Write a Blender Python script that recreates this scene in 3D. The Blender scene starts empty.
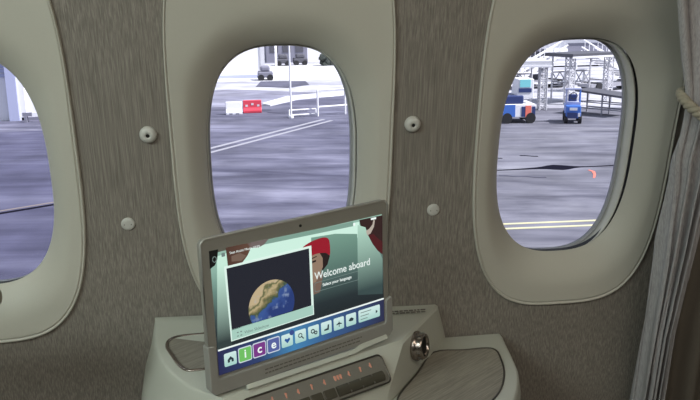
import bpy, bmesh, math, random
from mathutils import Vector, Matrix
random.seed(7)
C = bpy.context.scene.collection
PI = math.pi
# ------------------------------------------------------------------ helpers
def srgb(r, g, b):
    f = lambda c: (c/255/12.92) if c/255 <= .04045 else ((c/255+.055)/1.055)**2.4
    return (f(r), f(g), f(b), 1)

MATS = {}
def mat(name, col, rough=.5, metal=0., emit=None, spec=.5, bump=None):
    if name in MATS: return MATS[name]
    m = bpy.data.materials.new(name); m.use_nodes = True
    nt = m.node_tree; b = nt.nodes['Principled BSDF']
    b.inputs['Base Color'].default_value = col if len(col) == 4 else (*col, 1)
    b.inputs['Roughness'].default_value = rough
    b.inputs['Metallic'].default_value = metal
    b.inputs['Specular IOR Level'].default_value = spec
    if emit:
        b.inputs['Emission Color'].default_value = emit[0]
        b.inputs['Emission Strength'].default_value = emit[1]
    # every surface gets a faint procedural variation of its own colour
    n = nt.nodes.new('ShaderNodeTexNoise'); n.inputs['Scale'].default_value = bump[0] if bump else 30
    n.inputs['Detail'].default_value = 3
    tc = nt.nodes.new('ShaderNodeTexCoord'); nt.links.new(tc.outputs['Object'], n.inputs['Vector'])
    mx = nt.nodes.new('ShaderNodeMixRGB'); mx.blend_type = 'MULTIPLY'; mx.inputs[0].default_value = 1
    rp = nt.nodes.new('ShaderNodeMapRange'); rp.inputs['To Min'].default_value = .94; rp.inputs['To Max'].default_value = 1.06
    nt.links.new(n.outputs['Fac'], rp.inputs['Value'])
    mx.inputs[1].default_value = b.inputs['Base Color'].default_value
    nt.links.new(rp.outputs[0], mx.inputs[2]); nt.links.new(mx.outputs[0], b.inputs['Base Color'])
    if bump:
        bp = nt.nodes.new('ShaderNodeBump'); bp.inputs['Strength'].default_value = bump[1]; bp.inputs['Distance'].default_value = .001
        nt.links.new(n.outputs['Fac'], bp.inputs['Height']); nt.links.new(bp.outputs['Normal'], b.inputs['Normal'])
    MATS[name] = m
    return m

def streaks(name, c1, c2, c3, scale, rot=(0, 0, 0), rough=.6, bump=.15, sc2=1., dist=.3):
    """long thin fibres, as in a wood veneer or brushed wallpaper"""
    m = bpy.data.materials.new(name); m.use_nodes = True
    nt = m.node_tree; b = nt.nodes['Principled BSDF']; b.inputs['Roughness'].default_value = rough
    b.inputs['Specular IOR Level'].default_value = .3
    tc = nt.nodes.new('ShaderNodeTexCoord')
    mp = nt.nodes.new('ShaderNodeMapping'); mp.inputs['Rotation'].default_value = rot
    nt.links.new(tc.outputs['Object'], mp.inputs['Vector'])
    mp2 = nt.nodes.new('ShaderNodeMapping'); mp2.inputs['Scale'].default_value = scale
    nt.links.new(mp.outputs[0], mp2.inputs['Vector'])
    n = nt.nodes.new('ShaderNodeTexNoise'); n.inputs['Scale'].default_value = sc2; n.inputs['Detail'].default_value = 5; n.inputs['Roughness'].default_value = .65
    n.inputs['Distortion'].default_value = dist
    nt.links.new(mp2.outputs[0], n.inputs['Vector'])
    cr = nt.nodes.new('ShaderNodeValToRGB')
    cr.color_ramp.elements[0].position = .36; cr.color_ramp.elements[0].color = c1
    cr.color_ramp.elements[1].position = .66; cr.color_ramp.elements[1].color = c3
    e = cr.color_ramp.elements.new(.5); e.color = c2
    nt.links.new(n.outputs['Fac'], cr.inputs[0]); nt.links.new(cr.outputs[0], b.inputs['Base Color'])
    bp = nt.nodes.new('ShaderNodeBump'); bp.inputs['Strength'].default_value = bump; bp.inputs['Distance'].default_value = .0006
    nt.links.new(n.outputs['Fac'], bp.inputs['Height']); nt.links.new(bp.outputs['Normal'], b.inputs['Normal'])
    return m

def glow(name, col, k=1.0, col2=None, axis='Z', a=0., b=1.):
    """screen pixels: plain emission, optionally a two-colour picture gradient"""
    if name in MATS: return MATS[name]
    m = bpy.data.materials.new(name); m.use_nodes = True
    nt = m.node_tree; p = nt.nodes['Principled BSDF']
    p.inputs['Base Color'].default_value = (.01, .01, .01, 1); p.inputs['Roughness'].default_value = .25
    p.inputs['Emission Color'].default_value = col; p.inputs['Emission Strength'].default_value = k
    if col2:
        tc = nt.nodes.new('ShaderNodeTexCoord'); sx = nt.nodes.new('ShaderNodeSeparateXYZ')
        nt.links.new(tc.outputs['Object'], sx.inputs[0])
        mr = nt.nodes.new('ShaderNodeMapRange'); mr.inputs['From Min'].default_value = a; mr.inputs['From Max'].default_value = b
        nt.links.new(sx.outputs[axis], mr.inputs['Value'])
        mx = nt.nodes.new('ShaderNodeMixRGB'); mx.inputs[1].default_value = col; mx.inputs[2].default_value = col2
        nt.links.new(mr.outputs[0], mx.inputs[0]); nt.links.new(mx.outputs[0], p.inputs['Emission Color'])
    MATS[name] = m
    return m

def link(name, me, m, parent=None, loc=None, rot=None, smooth=False):
    o = bpy.data.objects.new(name, me); C.objects.link(o)
    if m:
        me.materials.append(m)
    if smooth:
        for p in me.polygons: p.use_smooth = True
    if parent: o.parent = parent
    if loc: o.location = loc
    if rot: o.rotation_euler = rot
    return o

def raw(name, vs, fs, m, parent=None, loc=None, rot=None, smooth=False, recalc=True):
    me = bpy.data.meshes.new(name); me.from_pydata([tuple(v) for v in vs], [], fs)
    if recalc:
        bm = bmesh.new(); bm.from_mesh(me); bmesh.ops.recalc_face_normals(bm, faces=bm.faces); bm.to_mesh(me); bm.free()
    return link(name, me, m, parent, loc, rot, smooth)

def bmo(name, bm, m, parent=None, loc=None, rot=None, smooth=False):
    bmesh.ops.recalc_face_normals(bm, faces=bm.faces)
    me = bpy.data.meshes.new(name); bm.to_mesh(me); bm.free()
    return link(name, me, m, parent, loc, rot, smooth)

def bevel(o, w, seg=2, angle=30):
    b = o.modifiers.new('bevel', 'BEVEL'); b.width = w; b.segments = seg; b.limit_method = 'ANGLE'; b.angle_limit = math.radians(angle)
    return o

def bx(bm, x0, x1, y0, y1, z0, z1, M=None):
    vs = [bm.verts.new(Vector(p)) for p in ((x0,y0,z0),(x1,y0,z0),(x1,y1,z0),(x0,y1,z0),(x0,y0,z1),(x1,y0,z1),(x1,y1,z1),(x0,y1,z1))]
    for f in ((0,3,2,1),(4,5,6,7),(0,1,5,4),(1,2,6,5),(2,3,7,6),(3,0,4,7)): bm.faces.new([vs[i] for i in f])
    if M: 
        for v in vs: v.co = M @ v.co

def bar(bm, a, b, r, n=8):
    a, b = Vector(a), Vector(b); d = (b-a).normalized()
    u = d.orthogonal().normalized(); w = d.cross(u)
    A = [bm.verts.new(a+(u*math.cos(2*PI*i/n)+w*math.sin(2*PI*i/n))*r) for i in range(n)]
    B = [bm.verts.new(b+(u*math.cos(2*PI*i/n)+w*math.sin(2*PI*i/n))*r) for i in range(n)]
    for i in range(n): bm.faces.new((A[i], A[(i+1)%n], B[(i+1)%n], B[i]))
    bm.faces.new(A[::-1]); bm.faces.new(B)

def tube(bm, pts, r, n=8, closed=False):
    pts = [Vector(p) for p in pts]; N = len(pts); rings = []
    up = Vector((0,0,1))
    for i, p in enumerate(pts):
        a = pts[(i-1) % N] if (closed or i) else p
        b = pts[(i+1) % N] if (closed or i < N-1) else p
        d = (b-a).normalized()
        u = d.cross(up)
        if u.length < 1e-3: u = d.cross(Vector((1,0,0)))
        u.normalize(); w = u.cross(d)
        rr = r[i] if isinstance(r, (list, tuple)) else r
        rings.append([bm.verts.new(p+(u*math.cos(2*PI*k/n)+w*math.sin(2*PI*k/n))*rr) for k in range(n)])
    for i in range(N if closed else N-1):
        A, B = rings[i], rings[(i+1) % N]
        for k in range(n): bm.faces.new((A[k], A[(k+1)%n], B[(k+1)%n], B[k]))
    if not closed: bm.faces.new(rings[0][::-1]); bm.faces.new(rings[-1])

def lathe(bm, prof, n=32, M=None):
    """prof: (radius, height) pairs about local Z"""
    rings = []
    for r, z in prof:
        if r < 1e-6: rings.append([bm.verts.new((0,0,z))])
        else: rings.append([bm.verts.new((r*math.cos(2*PI*i/n), r*math.sin(2*PI*i/n), z)) for i in range(n)])
    for A, B in zip(rings, rings[1:]):
        for i in range(n):
            j = (i+1) % n
            if len(A) == 1 and len(B) == 1: continue
            if len(A) == 1: bm.faces.new((A[0], B[j], B[i]))
            elif len(B) == 1: bm.faces.new((A[i], A[j], B[0]))
            else: bm.faces.new((A[i], A[j], B[j], B[i]))
    if M:
        for v in bm.verts: v.co = M @ v.co

def rrect(x0, x1, z0, z1, r, n=6):
    pts = []
    for cx, cz, a0 in ((x1-r, z1-r, 0), (x0+r, z1-r, 90), (x0+r, z0+r, 180), (x1-r, z0+r, 270)):
        for i in range(n+1):
            a = math.radians(a0+90*i/n); pts.append((cx+r*math.cos(a), cz+r*math.sin(a)))
    return pts

def prism(bm, pts, f0, f1):
    """pts: 2-D outline; f0/f1 map (a, b) to the back and front 3-D points"""
    A = [bm.verts.new(f0(*p)) for p in pts]; B = [bm.verts.new(f1(*p)) for p in pts]
    n = len(pts)
    for i in range(n): bm.faces.new((A[i], A[(i+1)%n], B[(i+1)%n], B[i]))
    bm.faces.new(A[::-1]); bm.faces.new(B)

def empty(name, loc=(0,0,0), rot=(0,0,0), parent=None):
    o = bpy.data.objects.new(name, None); C.objects.link(o); o.location = loc; o.rotation_euler = rot
    o.empty_display_size = .05
    if parent: o.parent = parent
    return o

def tag(o, label=None, cat=None, group=None, kind=None):
    if label: o['label'] = label
    if cat: o['category'] = cat
    if group: o['group'] = group
    if kind: o['kind'] = kind
    return o

def smoothpts(pts, sub=4, closed=False):
    """Catmull-Rom through the points"""
    P = [Vector(p) for p in pts]; N = len(P); out = []
    rng = N if closed else N-1
    for i in range(rng):
        p1, p2 = P[i], P[(i+1)%N]
        p0 = P[i-1] if (i or closed) else p1*2-p2
        p3 = P[(i+2)%N] if (closed or i+2 < N) else p2*2-p1
        for k in range(sub):
            t = k/sub
            out.append(.5*((2*p1)+(p2-p0)*t+(2*p0-5*p1+4*p2-p3)*t*t+(3*p1-p0-3*p2+p3)*t**3))
    if not closed: out.append(P[-1])
    return out

# ------------------------------------------------------------------ materials
M_wall = streaks('grey_grained_wallpaper', srgb(113,107,100), srgb(131,124,116), srgb(152,145,136), (620, 620, 7), sc2=1.0, rough=.75, dist=0.)
M_panel = mat('window_surround_plastic', srgb(190,186,175), .5, bump=(900, .06))
M_sleeve = mat('window_sleeve_plastic', srgb(200,198,190), .5)
M_rim = mat('window_frame_seal', srgb(150,150,154), .55)
M_rimlight = mat('window_frame_edge', srgb(150,152,158), .4)
M_button = mat('wall_cap_plastic', srgb(196,194,188), .45)
M_hole = mat('dark_hole', srgb(22,20,18), .6)
M_console = mat('console_plastic', srgb(194,195,184), .45, bump=(700, .05))
M_veneer = streaks('console_veneer', srgb(132,126,116), srgb(146,140,129), srgb(162,155,143), (20, 380, 380), rot=(0, 0, math.radians(-38)), rough=.4, bump=.08)
M_chrome = mat('polished_chrome', srgb(168,158,152), .22, 1.)
M_trimdark = mat('smoked_metal_trim', srgb(96,92,86), .3, .8)
M_bezel = mat('tablet_bezel_plastic', srgb(144,141,133), .5)
M_edge = mat('tablet_edge_silver', srgb(182,180,174), .4, .3)
M_cradle = mat('cradle_plastic', srgb(156,154,148), .5)
M_print = mat('dark_print', srgb(108,103,97), .6)
M_plate = mat('smoked_control_plate', srgb(124,120,112), .35)
M_key = mat('dark_glossy_key', srgb(78,74,64), .2)
M_orange = glow('orange_backlit_icon', srgb(214,150,122), .50)
M_curtain = streaks('pale_grey_curtain_cloth', srgb(150,148,150), srgb(164,162,164), srgb(178,176,178), (500, 500, 30), rough=.9, bump=.1)
M_lining = mat('taupe_curtain_lining', srgb(104,97,88), .9, bump=(300, .1))
M_rope = mat('beige_twisted_rope', srgb(156,150,134), .9, bump=(500, .3))
M_seat = mat('taupe_padding', srgb(150,140,124), .7, bump=(400, .2))

# ------------------------------------------------------------------ frame of the cabin side wall
DELTA = .186                                # the side wall leans inward towards its top
RW = 3.1                                    # radius of the fuselage curve
PITCH = .533                                # window pitch
LEAN = Matrix.Rotation(DELTA, 4, 'X')
def WL(u, v, d): return Vector((u, d - v*v/(2*RW), v))           # wall coordinates: along, up, depth outward
def sup(a, b, z0, n, th):
    c, s = math.cos(th), math.sin(th)
    r = (abs(c/a)**n + abs(s/b)**n)**(-1/n)
    return r*c, z0 + r*s
NA = 128
TH = [2*PI*i/NA for i in range(NA)]
OUT = (.1913, .378, 0., 3.43)
LIP = (.1335, .2095, -.076, 2.75)
GLS = (.1290, .215, -.0905, 2.8)
def polar_out(th, cx=0., cz=-.078, par=OUT):
    """outer surround contour hit from the aperture centre, so rings keep their angles"""
    a, b, z0, n = par; c, s = math.cos(th), math.sin(th)
    lo, hi = 0, 1.
    for _ in range(40):
        m = (lo+hi)/2; x, z = m*c, cz-z0+m*s
        if abs(x/a)**n + abs(z/b)**n < 1: lo = m
        else: hi = m
    return lo*c, cz+lo*s

def wall_cell(u0, bm):
    """one window cell of wallpaper with the opening left out"""
    hw, top, bot = PITCH/2, .46, -.46
    th_list = TH
    inner, outer = [], []
    for th in th_list:
        x, z = polar_out(th); x *= .985; z = -.078+(z+.078)*.985
        c, s = math.cos(th), math.sin(th)
        t = min([q for q in ((hw/abs(c)) if abs(c) > 1e-9 else 9, ((top+.078)/s) if s > 1e-9 else 9, ((bot+.078)/s) if s < -1e-9 else 9)])
        inner.append((x, z)); outer.append((t*c, -.078+t*s))
    rings = []
    for k in (0, .33, .66, 1):
        rings.append([bm.verts.new(WL(u0+a[0]*(1-k)+b[0]*k, a[1]*(1-k)+b[1]*k, 0)) for a, b in zip(inner, outer)])
    for A, B in zip(rings, rings[1:]):
        for i in range(NA): bm.faces.new((A[i], A[(i+1)%NA], B[(i+1)%NA], B[i]))
    # the four corners between the ring and the rectangle
    for sx in (-1, 1):
        for zc in (top, bot):
            cand = sorted(range(NA), key=lambda i: (rings[-1][i].co - WL(u0+sx*hw, zc, 0)).length)[:2]
            v = bm.verts.new(WL(u0+sx*hw, zc, 0))
            try: bm.faces.new((rings[-1][cand[0]], rings[-1][cand[1]], v))
            except Exception: pass

def sheet(bm, u0, u1, v0, v1, nu=2, nv=10, d=0.):
    g = [[bm.verts.new(WL(u0+(u1-u0)*i/nu, v0+(v1-v0)*j/nv, d)) for i in range(nu+1)] for j in range(nv+1)]
    for j in range(nv):
        for i in range(nu): bm.faces.new((g[j][i], g[j][i+1], g[j+1][i+1], g[j+1][i]))

bm = bmesh.new()
for k in (-1, 0, 1): wall_cell(k*PITCH, bm)
e = 1.5*PITCH
sheet(bm, -e, e, .46, .92); sheet(bm, -e, e, -1.05, -.46)
sheet(bm, -2.6, -e, -1.05, .92, 2, 24); sheet(bm, e, 2.6, -1.05, .92, 2, 24)
bmesh.ops.remove_doubles(bm, verts=bm.verts, dist=.0004)
w = bmo('wall_outboard', bm, M_wall, rot=(DELTA, 0, 0), smooth=True)
tag(w, 'grey-brown cabin side wall with fine vertical grain', kind='structure')
for p in w.data.polygons:                    # the paper faces the cabin
    pass

# ------------------------------------------------------------------ windows
def ring_pts(par, d, off=0.):
    a, b, z0, n = par
    return [WL(*sup(a+off, b+off, z0, n, th), d) for th in TH]

def loft(bm, rings, close=True):
    R = [[bm.verts.new(p) for p in r] for r in rings]; n = len(R[0])
    for A, B in zip(R, R[1:]):
        for i in range(n): bm.faces.new((A[i], A[(i+1)%n], B[(i+1)%n], B[i]))
    return R

def make_window(k):
    e = empty('window_%d' % (k+2), (k*PITCH, 0, 0), (DELTA, 0, 0))
    tag(e, kind='structure')
    # moulded surround: flat field, stitched edge groove, flared mouth
    lip = [sup(*LIP, th) for th in TH]
    outer = []
    for (x, z) in lip:
        th = math.atan2(z+.078, x); outer.append(polar_out(th))
    prof = [(0, .036), (.0012, .0340), (.005, .0300), (.012, .0235), (.022, .0160), (.032, .0095), (.042, .0042), (.052, .0004), (.062, -.0018), (.074, -.0028)]
    rings = []
    for dist, d in prof:
        r = []
        for (lx, lz), (ox, oz) in zip(lip, outer):
            L = math.hypot(ox-lx, oz-lz); q = dist*min(1, L*.76/.074)/L
            r.append(WL(lx+(ox-lx)*q, lz+(oz-lz)*q, d))
        rings.append(r)
    for inset, d in ((.0090, -.0046), (.0072, -.0048), (.0064, -.0028), (.0052, -.0028), (.0042, -.0062), (.0022, -.0066), (.0004, -.0046), (0, .002)):
        r = []
        for (lx, lz), (ox, oz) in zip(lip, outer):
            L = math.hypot(ox-lx, oz-lz); q = 1-inset/L
            r.append(WL(lx+(ox-lx)*q, lz+(oz-lz)*q, d))
        rings.append(r)
    bm = bmesh.new(); loft(bm, rings)
    bmo('surround', bm, M_panel, e, smooth=True)
    # shade-track slot: a dark gap behind the lip, then the inner sleeve to the pane
    bm = bmesh.new()
    loft(bm, [ring_pts(LIP, .0365, 0), ring_pts(LIP, .0365, .006), ring_pts(LIP, .060, .008), ring_pts(GLS, .060, .012)])
    bmo('shade_slot', bm, M_hole, e, smooth=False)
    bm = bmesh.new()
    loft(bm, [ring_pts((.1310, .2115, -.082, 2.78), .052, .006), ring_pts((.1310, .2115, -.082, 2.78), .0455, .0015), ring_pts((.1305, .211, -.083, 2.78), .047, .0),
              ring_pts(GLS, .070, .0035), ring_pts(GLS, .079, .002), ring_pts(GLS, .0795, .006)])
    bmo('sleeve', bm, M_sleeve, e, smooth=True)
    bm = bmesh.new()
    loft(bm, [ring_pts(GLS, .0785, .0035), ring_pts(GLS, .0775, .0015), ring_pts(GLS, .080, -.0008), ring_pts(GLS, .088, -.0012), ring_pts(GLS, .090, .01)])
    bmo('pane_seal', bm, M_rim, e, smooth=True)
    bm = bmesh.new()
    A = [bm.verts.new(p) for p in ring_pts(GLS, .0865, .006)]; B = [bm.verts.new(p) for p in ring_pts(GLS, .0890, .006)]
    bm.faces.new(A[::-1]); bm.faces.new(B)
    for i in range(NA): bm.faces.new((A[i], A[(i+1)%NA], B[(i+1)%NA], B[i]))
    bmo('pane', bm, M_glass, e)
    return e

def glass_mat():
    m = bpy.data.materials.new('clear_acrylic_pane'); m.use_nodes = True; nt = m.node_tree
    for n in list(nt.nodes):
        if n.type != 'OUTPUT_MATERIAL': nt.nodes.remove(n)
    out = [n for n in nt.nodes if n.type == 'OUTPUT_MATERIAL'][0]
    t = nt.nodes.new('ShaderNodeBsdfTransparent'); t.inputs[0].default_value = (.965, .965, .985, 1)
    g = nt.nodes.new('ShaderNodeBsdfGlossy'); g.inputs['Roughness'].default_value = .03
    f = nt.nodes.new('ShaderNodeFresnel'); f.inputs[0].default_value = 1.2
    mx = nt.nodes.new('ShaderNodeMixShader')
    nt.links.new(f.outputs[0], mx.inputs[0]); nt.links.new(t.outputs[0], mx.inputs[1]); nt.links.new(g.outputs[0], mx.inputs[2])
    nt.links.new(mx.outputs[0], out.inputs[0])
    return m
M_glass = glass_mat()
for k in (-1, 0, 1): make_window(k)

# ------------------------------------------------------------------ wall caps
def cap(u, v, r, h, name, label, cat, group, hole):
    p = LEAN @ WL(u, v, 0)
    e = empty(name, p, (DELTA, 0, 0)); tag(e, label, cat, group)
    M = Matrix.Rotation(math.radians(90)-v/RW*0, 4, 'X')     # local Z -> -Y, out of the wall into the cabin
    bm = bmesh.new()
    prof = [(r, -.001), (r, h*.35), (r*.93, h*.7), (r*.75, h*.92), (r*.5, h), (r*.2, h), (0, h)] if not hole else \
           [(r, -.001), (r, h*.3), (r*.93, h*.62), (r*.75, h*.87), (r*.5, h), (r*.24, h*1.02), (r*.22, h*.55), (0, h*.5)]
    lathe(bm, prof, 36, M)
    bmo('cap', bm, M_button, e, smooth=True)
    if hole:
        bm = bmesh.new(); lathe(bm, [(r*.215, h*.45), (r*.215, h*.97), (0, h*.97)], 20, M)
        bmo('hole', bm, M_hole, e)
    else:
        for sx in (-1, 1):
            bm = bmesh.new(); lathe(bm, [(r*.09, h*.9), (r*.09, h*1.03), (0, h*1.03)], 10, Matrix.Translation((sx*r*.5, 0, 0)) @ M)
            bmo('pin_hole', bm, M_print, e)
    return e
cap(-.226, -.006, .0142, .010, 'domed_wall_cap', 'larger domed white cap with dark centre hole, on wall between left and centre windows', 'wall cap', None, True)
cap(.225, -.004, .0142, .010, 'domed_wall_cap', 'larger domed grey cap with dark centre hole, on wall between centre and right windows', 'wall cap', None, True)
cap(-.274, -.167, .0118, .004, 'flat_wall_cap', 'small flat round cap on the wall beside the left window, above the console', 'wall cap', None, False)
cap(.271, -.170, .0118, .004, 'flat_wall_cap', 'small flat round cap on the wall right of the tablet, left of the right window', 'wall cap', None, False)

# ------------------------------------------------------------------ cabin shell (behind and around the viewer)
M_shell = mat('cabin_lining', srgb(178,176,166), .7)
M_carpet = mat('cabin_carpet', srgb(110,98,84), .95, bump=(300, .4))
def slab(name, x0, x1, y0, y1, z0, z1, m, label):
    bm = bmesh.new(); bx(bm, x0, x1, y0, y1, z0, z1)
    return tag(bmo(name, bm, m), label, kind='structure')
slab('floor', -2.6, 2.6, -3.0, .2, -1.12, -1.02, M_carpet, 'cabin floor carpet')
slab('ceiling', -2.6, 2.6, -3.0, .0, .87, .95, M_shell, 'cabin ceiling lining')
slab('wall_inboard', -2.6, 2.6, -3.1, -3.0, -1.12, .95, M_shell, 'pale inboard partition')
slab('wall_forward', -2.7, -2.6, -3.1, .2, -1.12, .95, M_shell, 'pale forward partition')
slab('wall_aft', 2.6, 2.7, -3.1, .2, -1.12, .95, M_shell, 'pale aft partition')

# ------------------------------------------------------------------ console under the centre window
con = empty('side_console', (.03, -.1, -1.02)); CO = Vector((.03, -.1, -1.02))
tag(con, 'pale green-grey moulded side console with two veneer insets, holding the tablet beneath the centre window', 'console')
XD = Vector((.88, .475, 0)).normalized(); HD = Vector((XD.y, -XD.x, 0))      # along the tablet / towards the viewer
ZP, ZT = -.352, -.430
def Wy(z): return -.186*z - z*z/(2*RW)*1.03                                  # inner face of the wall at height z
A50 = math.radians(50)
FO = Vector((.183, -.127, ZP)); DN = HD*math.cos(A50) + Vector((0, 0, -math.sin(A50)))
FN = XD.cross(DN).normalized()
if FN.dot(HD) < 0: FN = -FN
def face(a, b, c=0.): return FO + XD*a + DN*b + FN*c - CO                    # point on the sloping console face

left = smoothpts([(-.243, .050, 0), (-.2375, -.028, 0), (-.229, -.093, 0), (-.209, -.159, 0), (-.175, -.227, 0), (-.150, -.256, 0), (-.118, -.283, 0)], 3)
left = [Vector((p.x, p.y, 0)) for p in left]
nl = len(left)
fl = Vector((left[-1].x, left[-1].y, 0))
fr = Vector((.183, -.127, 0))
front = [fl.lerp(fr, (i+1)/10) for i in range(10)]
side = [fr.lerp(Vector((.279, .024, 0)), (i+1)/5) for i in range(5)] + [Vector((.285, .052, 0))]
outline = left+front+side; no = len(outline)
def out_dir(i):
    if i < nl:
        a = outline[max(i-1, 0)]; b = outline[i+1]; d = (b-a).normalized(); return Vector((d.y, -d.x, 0)) * 1.
    return None
rings = []
# profile along depth: (drop, left flare, face slope share)
H78 = .078
levels = [(0, -.0045), (.0016, -.0016), (.0045, 0), (.02, .004), (.045, .010), (H78, .022), (.13, .032), (.20, .034), (.30, .010), (.45, -.02), (.665, -.04)]
cot = math.cos(A50)/math.sin(A50)
for drop, fl_ in levels:
    r = []
    for i, p in enumerate(outline):
        if i < nl:
            d = out_dir(i)
            if i == nl-1: d = HD
            t = max(0, (i-(nl-6))/5)                          # blend from flare to sloping face at the corner
            off = d*(fl_*(1-t)) + HD*(t*(min(drop, H78+.02)*cot - .0))
            if i == 0: off = Vector((-max(fl_, 0)*.9, -drop*0, 0))
            q = p+off
        elif i < nl+10:
            if i == nl+9:                                     # face / side corner slides along the side wall
                s = min(drop, H78+.02)/.0709
                q = p + Vector((-.0441, -.0697, 0))*s
                if drop < .0045: q = p + (Vector((-.6, .4, 0)))*(.0045-drop)
            else:
                t = (i-nl+1)/10
                last = fr + Vector((-.0441, -.0697, 0))*(min(drop, H78+.02)/.0709)
                first = fl + HD*min(drop, H78+.02)*cot
                q = first.lerp(last, t)
                if drop < .0045: q = p - HD*(.0045-drop)*.6
        else:
            q = p + Vector((-.84, .54, 0))*(.0045-drop)*(1 if drop < .0045 else 0)
        z = ZP-drop
        if i <= 3: z += .004*(1-i/4)*max(0, 1-drop/.05)
        if i >= nl+10:
            k_ = min(1, (i-nl-9)/6); q = q + Vector((.018, .0, 0))*k_*min(1, drop/.078); z -= .008*k_*max(0, 1-drop/.05)
        yw = Wy(z)-.001 if (i == 0 or i == no-1) else None
        if yw is not None: q = Vector((q.x, yw, 0))
        if i == no-2: q = Vector((q.x, min(q.y, Wy(z)-.012), 0))
        r.append(Vector((q.x, q.y, z)) - CO)
    rings.append(r)
bm = bmesh.new()
R = []
for r in rings: R.append([bm.verts.new(p) for p in r])
for A, B in zip(R, R[1:]):
    for i in range(no): bm.faces.new((A[i], A[(i+1)%no], B[(i+1)%no], B[i]))
bmesh.ops.triangulate(bm, faces=[bm.faces.new(R[0])]); bm.faces.new(R[-1][::-1])
body = bmo('body', bm, M_console, con)
for p in body.data.polygons: p.use_smooth = True
try:
    body.data.set_sharp_from_angle(angle=math.radians(35))
except Exception: pass

def flat_poly(name, pts, z0, z1, m, parent, bev=0.):
    bm = bmesh.new(); prism(bm, [(p[0], p[1]) for p in pts], lambda x, y: Vector((x, y, z0))-CO, lambda x, y: Vector((x, y, z1))-CO)
    o = bmo(name, bm, m, parent)
    if bev: bevel(o, bev)
    return o
def trim_loop(name, pts, z, r, m, parent):
    bm = bmesh.new(); tube(bm, [Vector((p[0], p[1], z))-CO for p in pts], r, 8, True)
    return bmo(name, bm, m, parent, smooth=True)

ins = smoothpts([(-.211, -.090, 0), (-.2115, -.063, 0), (-.198, -.046, 0), (-.170, -.042, 0), (-.120, -.040, 0), (-.09, -.05, 0), (-.085, -.08, 0), (-.10, -.135, 0), (-.130, -.176, 0), (-.160, -.184, 0), (-.174, -.182, 0), (-.188, -.160, 0), (-.201, -.122, 0)], 4, True)
vi = flat_poly('veneer_inset', ins, ZP-.002, ZP+.0006, M_veneer, con)
trim_loop('inset_trim', ins, ZP+.0008, .0028, M_chrome, vi)

# lower tray to the right
tray = smoothpts([(.30, .045, 0), (.36, .044, 0), (.405, .0435, 0), (.4135, .036, 0), (.4085, .0, 0), (.398, -.075, 0), (.385, -.135, 0), (.349, -.215, 0), (.30, -.270, 0), (.24, -.30, 0), (.18, -.29, 0), (.12, -.24, 0), (.16, -.17, 0), (.23, -.06, 0)], 3, True)
tray = [Vector((p.x, min(p.y, Wy(ZT-.002)-.012), 0)) for p in tray]
cen = Vector((.29, -.11, 0)); nt_ = len(tray)
bm = bmesh.new(); RR = []
for drop, grow in ((0, -.006), (.0012, -.002), (.005, 0), (.03, .004), (.07, .002), (.14, -.012), (.30, -.05), (.587, -.07)):
    r = []
    for p in tray:
        d = (p-cen).normalized(); q = p + d*grow
        q.y = min(q.y, Wy(ZT-drop)-.004) if p.y > .03 else q.y
        if p.y > .03: q.y = Wy(ZT-drop)-.004
        r.append(bm.verts.new(Vector((q.x, q.y, ZT-drop))-CO))
    RR.append(r)
for A, B in zip(RR, RR[1:]):
    for i in range(nt_): bm.faces.new((A[i], A[(i+1)%nt_], B[(i+1)%nt_], B[i]))
bmesh.ops.triangulate(bm, faces=[bm.faces.new(RR[0])]); bm.faces.new(RR[-1][::-1])
tr = bmo('side_tray', bm, M_console, con, smooth=True)
try: tr.data.set_sharp_from_angle(angle=math.radians(50))
except Exception: pass
ins2 = smoothpts([(.262, -.019, 0), (.32, -.0185, 0), (.366, -.018, 0), (.379, -.032, 0), (.376, -.065, 0), (.364, -.119, 0), (.337, -.180, 0), (.30, -.225, 0), (.25, -.250, 0), (.19, -.24, 0), (.160, -.205, 0), (.166, -.170, 0), (.215, -.095, 0)], 4, True)
vi2 = flat_poly('veneer_inset', ins2, ZT-.002, ZT+.0006, M_veneer, tr)
trim_loop('inset_trim', ins2, ZT+.0008, .0017, M_trimdark, vi2)

# ledge in front of the tablet
bm = bmesh.new()
lp = [(-.300, -.0105), (-.100, -.0115), (-.088, -.0155), (-.030, -.0185), (-.030, -.0105), (-.086, -.0065), (-.100, -.0035), (-.300, -.0025)]
prism(bm, lp, lambda a, b: face(a, b, -.003), lambda a, b: face(a, b, .0018))
bevel(bmo('ledge', bm, M_console, con), .001)

# control panel
px0, px1, pz0, pz1 = -.315, -.0585, .0095, .0570
pan = rrect(px0, px1, pz0, pz1, .008)
bm = bmesh.new(); prism(bm, pan, lambda a, b: face(a, b, -.002), lambda a, b: face(a, b, .0012))
cp = bmo('control_panel', bm, M_plate, con)
bm = bmesh.new(); tube(bm, [face(a, b, .0012) for a, b in pan], .0016, 8, True)
bmo('panel_trim', bm, M_trimdark, cp, smooth=True)
def pbox(name, a0, a1, b0, b1, h, m, parent, bev=.0008):
    bm = bmesh.new(); prism(bm, rrect(a0, a1, b0, b1, min(.002, (b1-b0)/3)), lambda a, b: face(a, b, .0008), lambda a, b: face(a, b, h))
    o = bmo(name, bm, m, parent)
    if bev: bevel(o, bev)
    return o
for a0, a1 in ((-.306, -.285), (-.282, -.262), (-.259, -.236), (-.233, -.211), (-.2085, -.1885), (-.1855, -.1640)):
    pbox('key', a0, a1, .036, .0515, .0035, M_key, cp)
bm = bmesh.new()
N = 10                                            # long half-round rocker key
for k in range(N+1):
    t = PI*k/N
rk = [(.0355+.0085*(1-math.cos(PI*k/N)), .0008+.0065*math.sin(PI*k/N)) for k in range(N+1)]
A = [bm.verts.new(face(-.1610, b, c)) for b, c in rk]; B = [bm.verts.new(face(-.0700, b, c)) for b, c in rk]
for i in range(N): bm.faces.new((A[i], A[i+1], B[i+1], B[i]))
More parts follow.
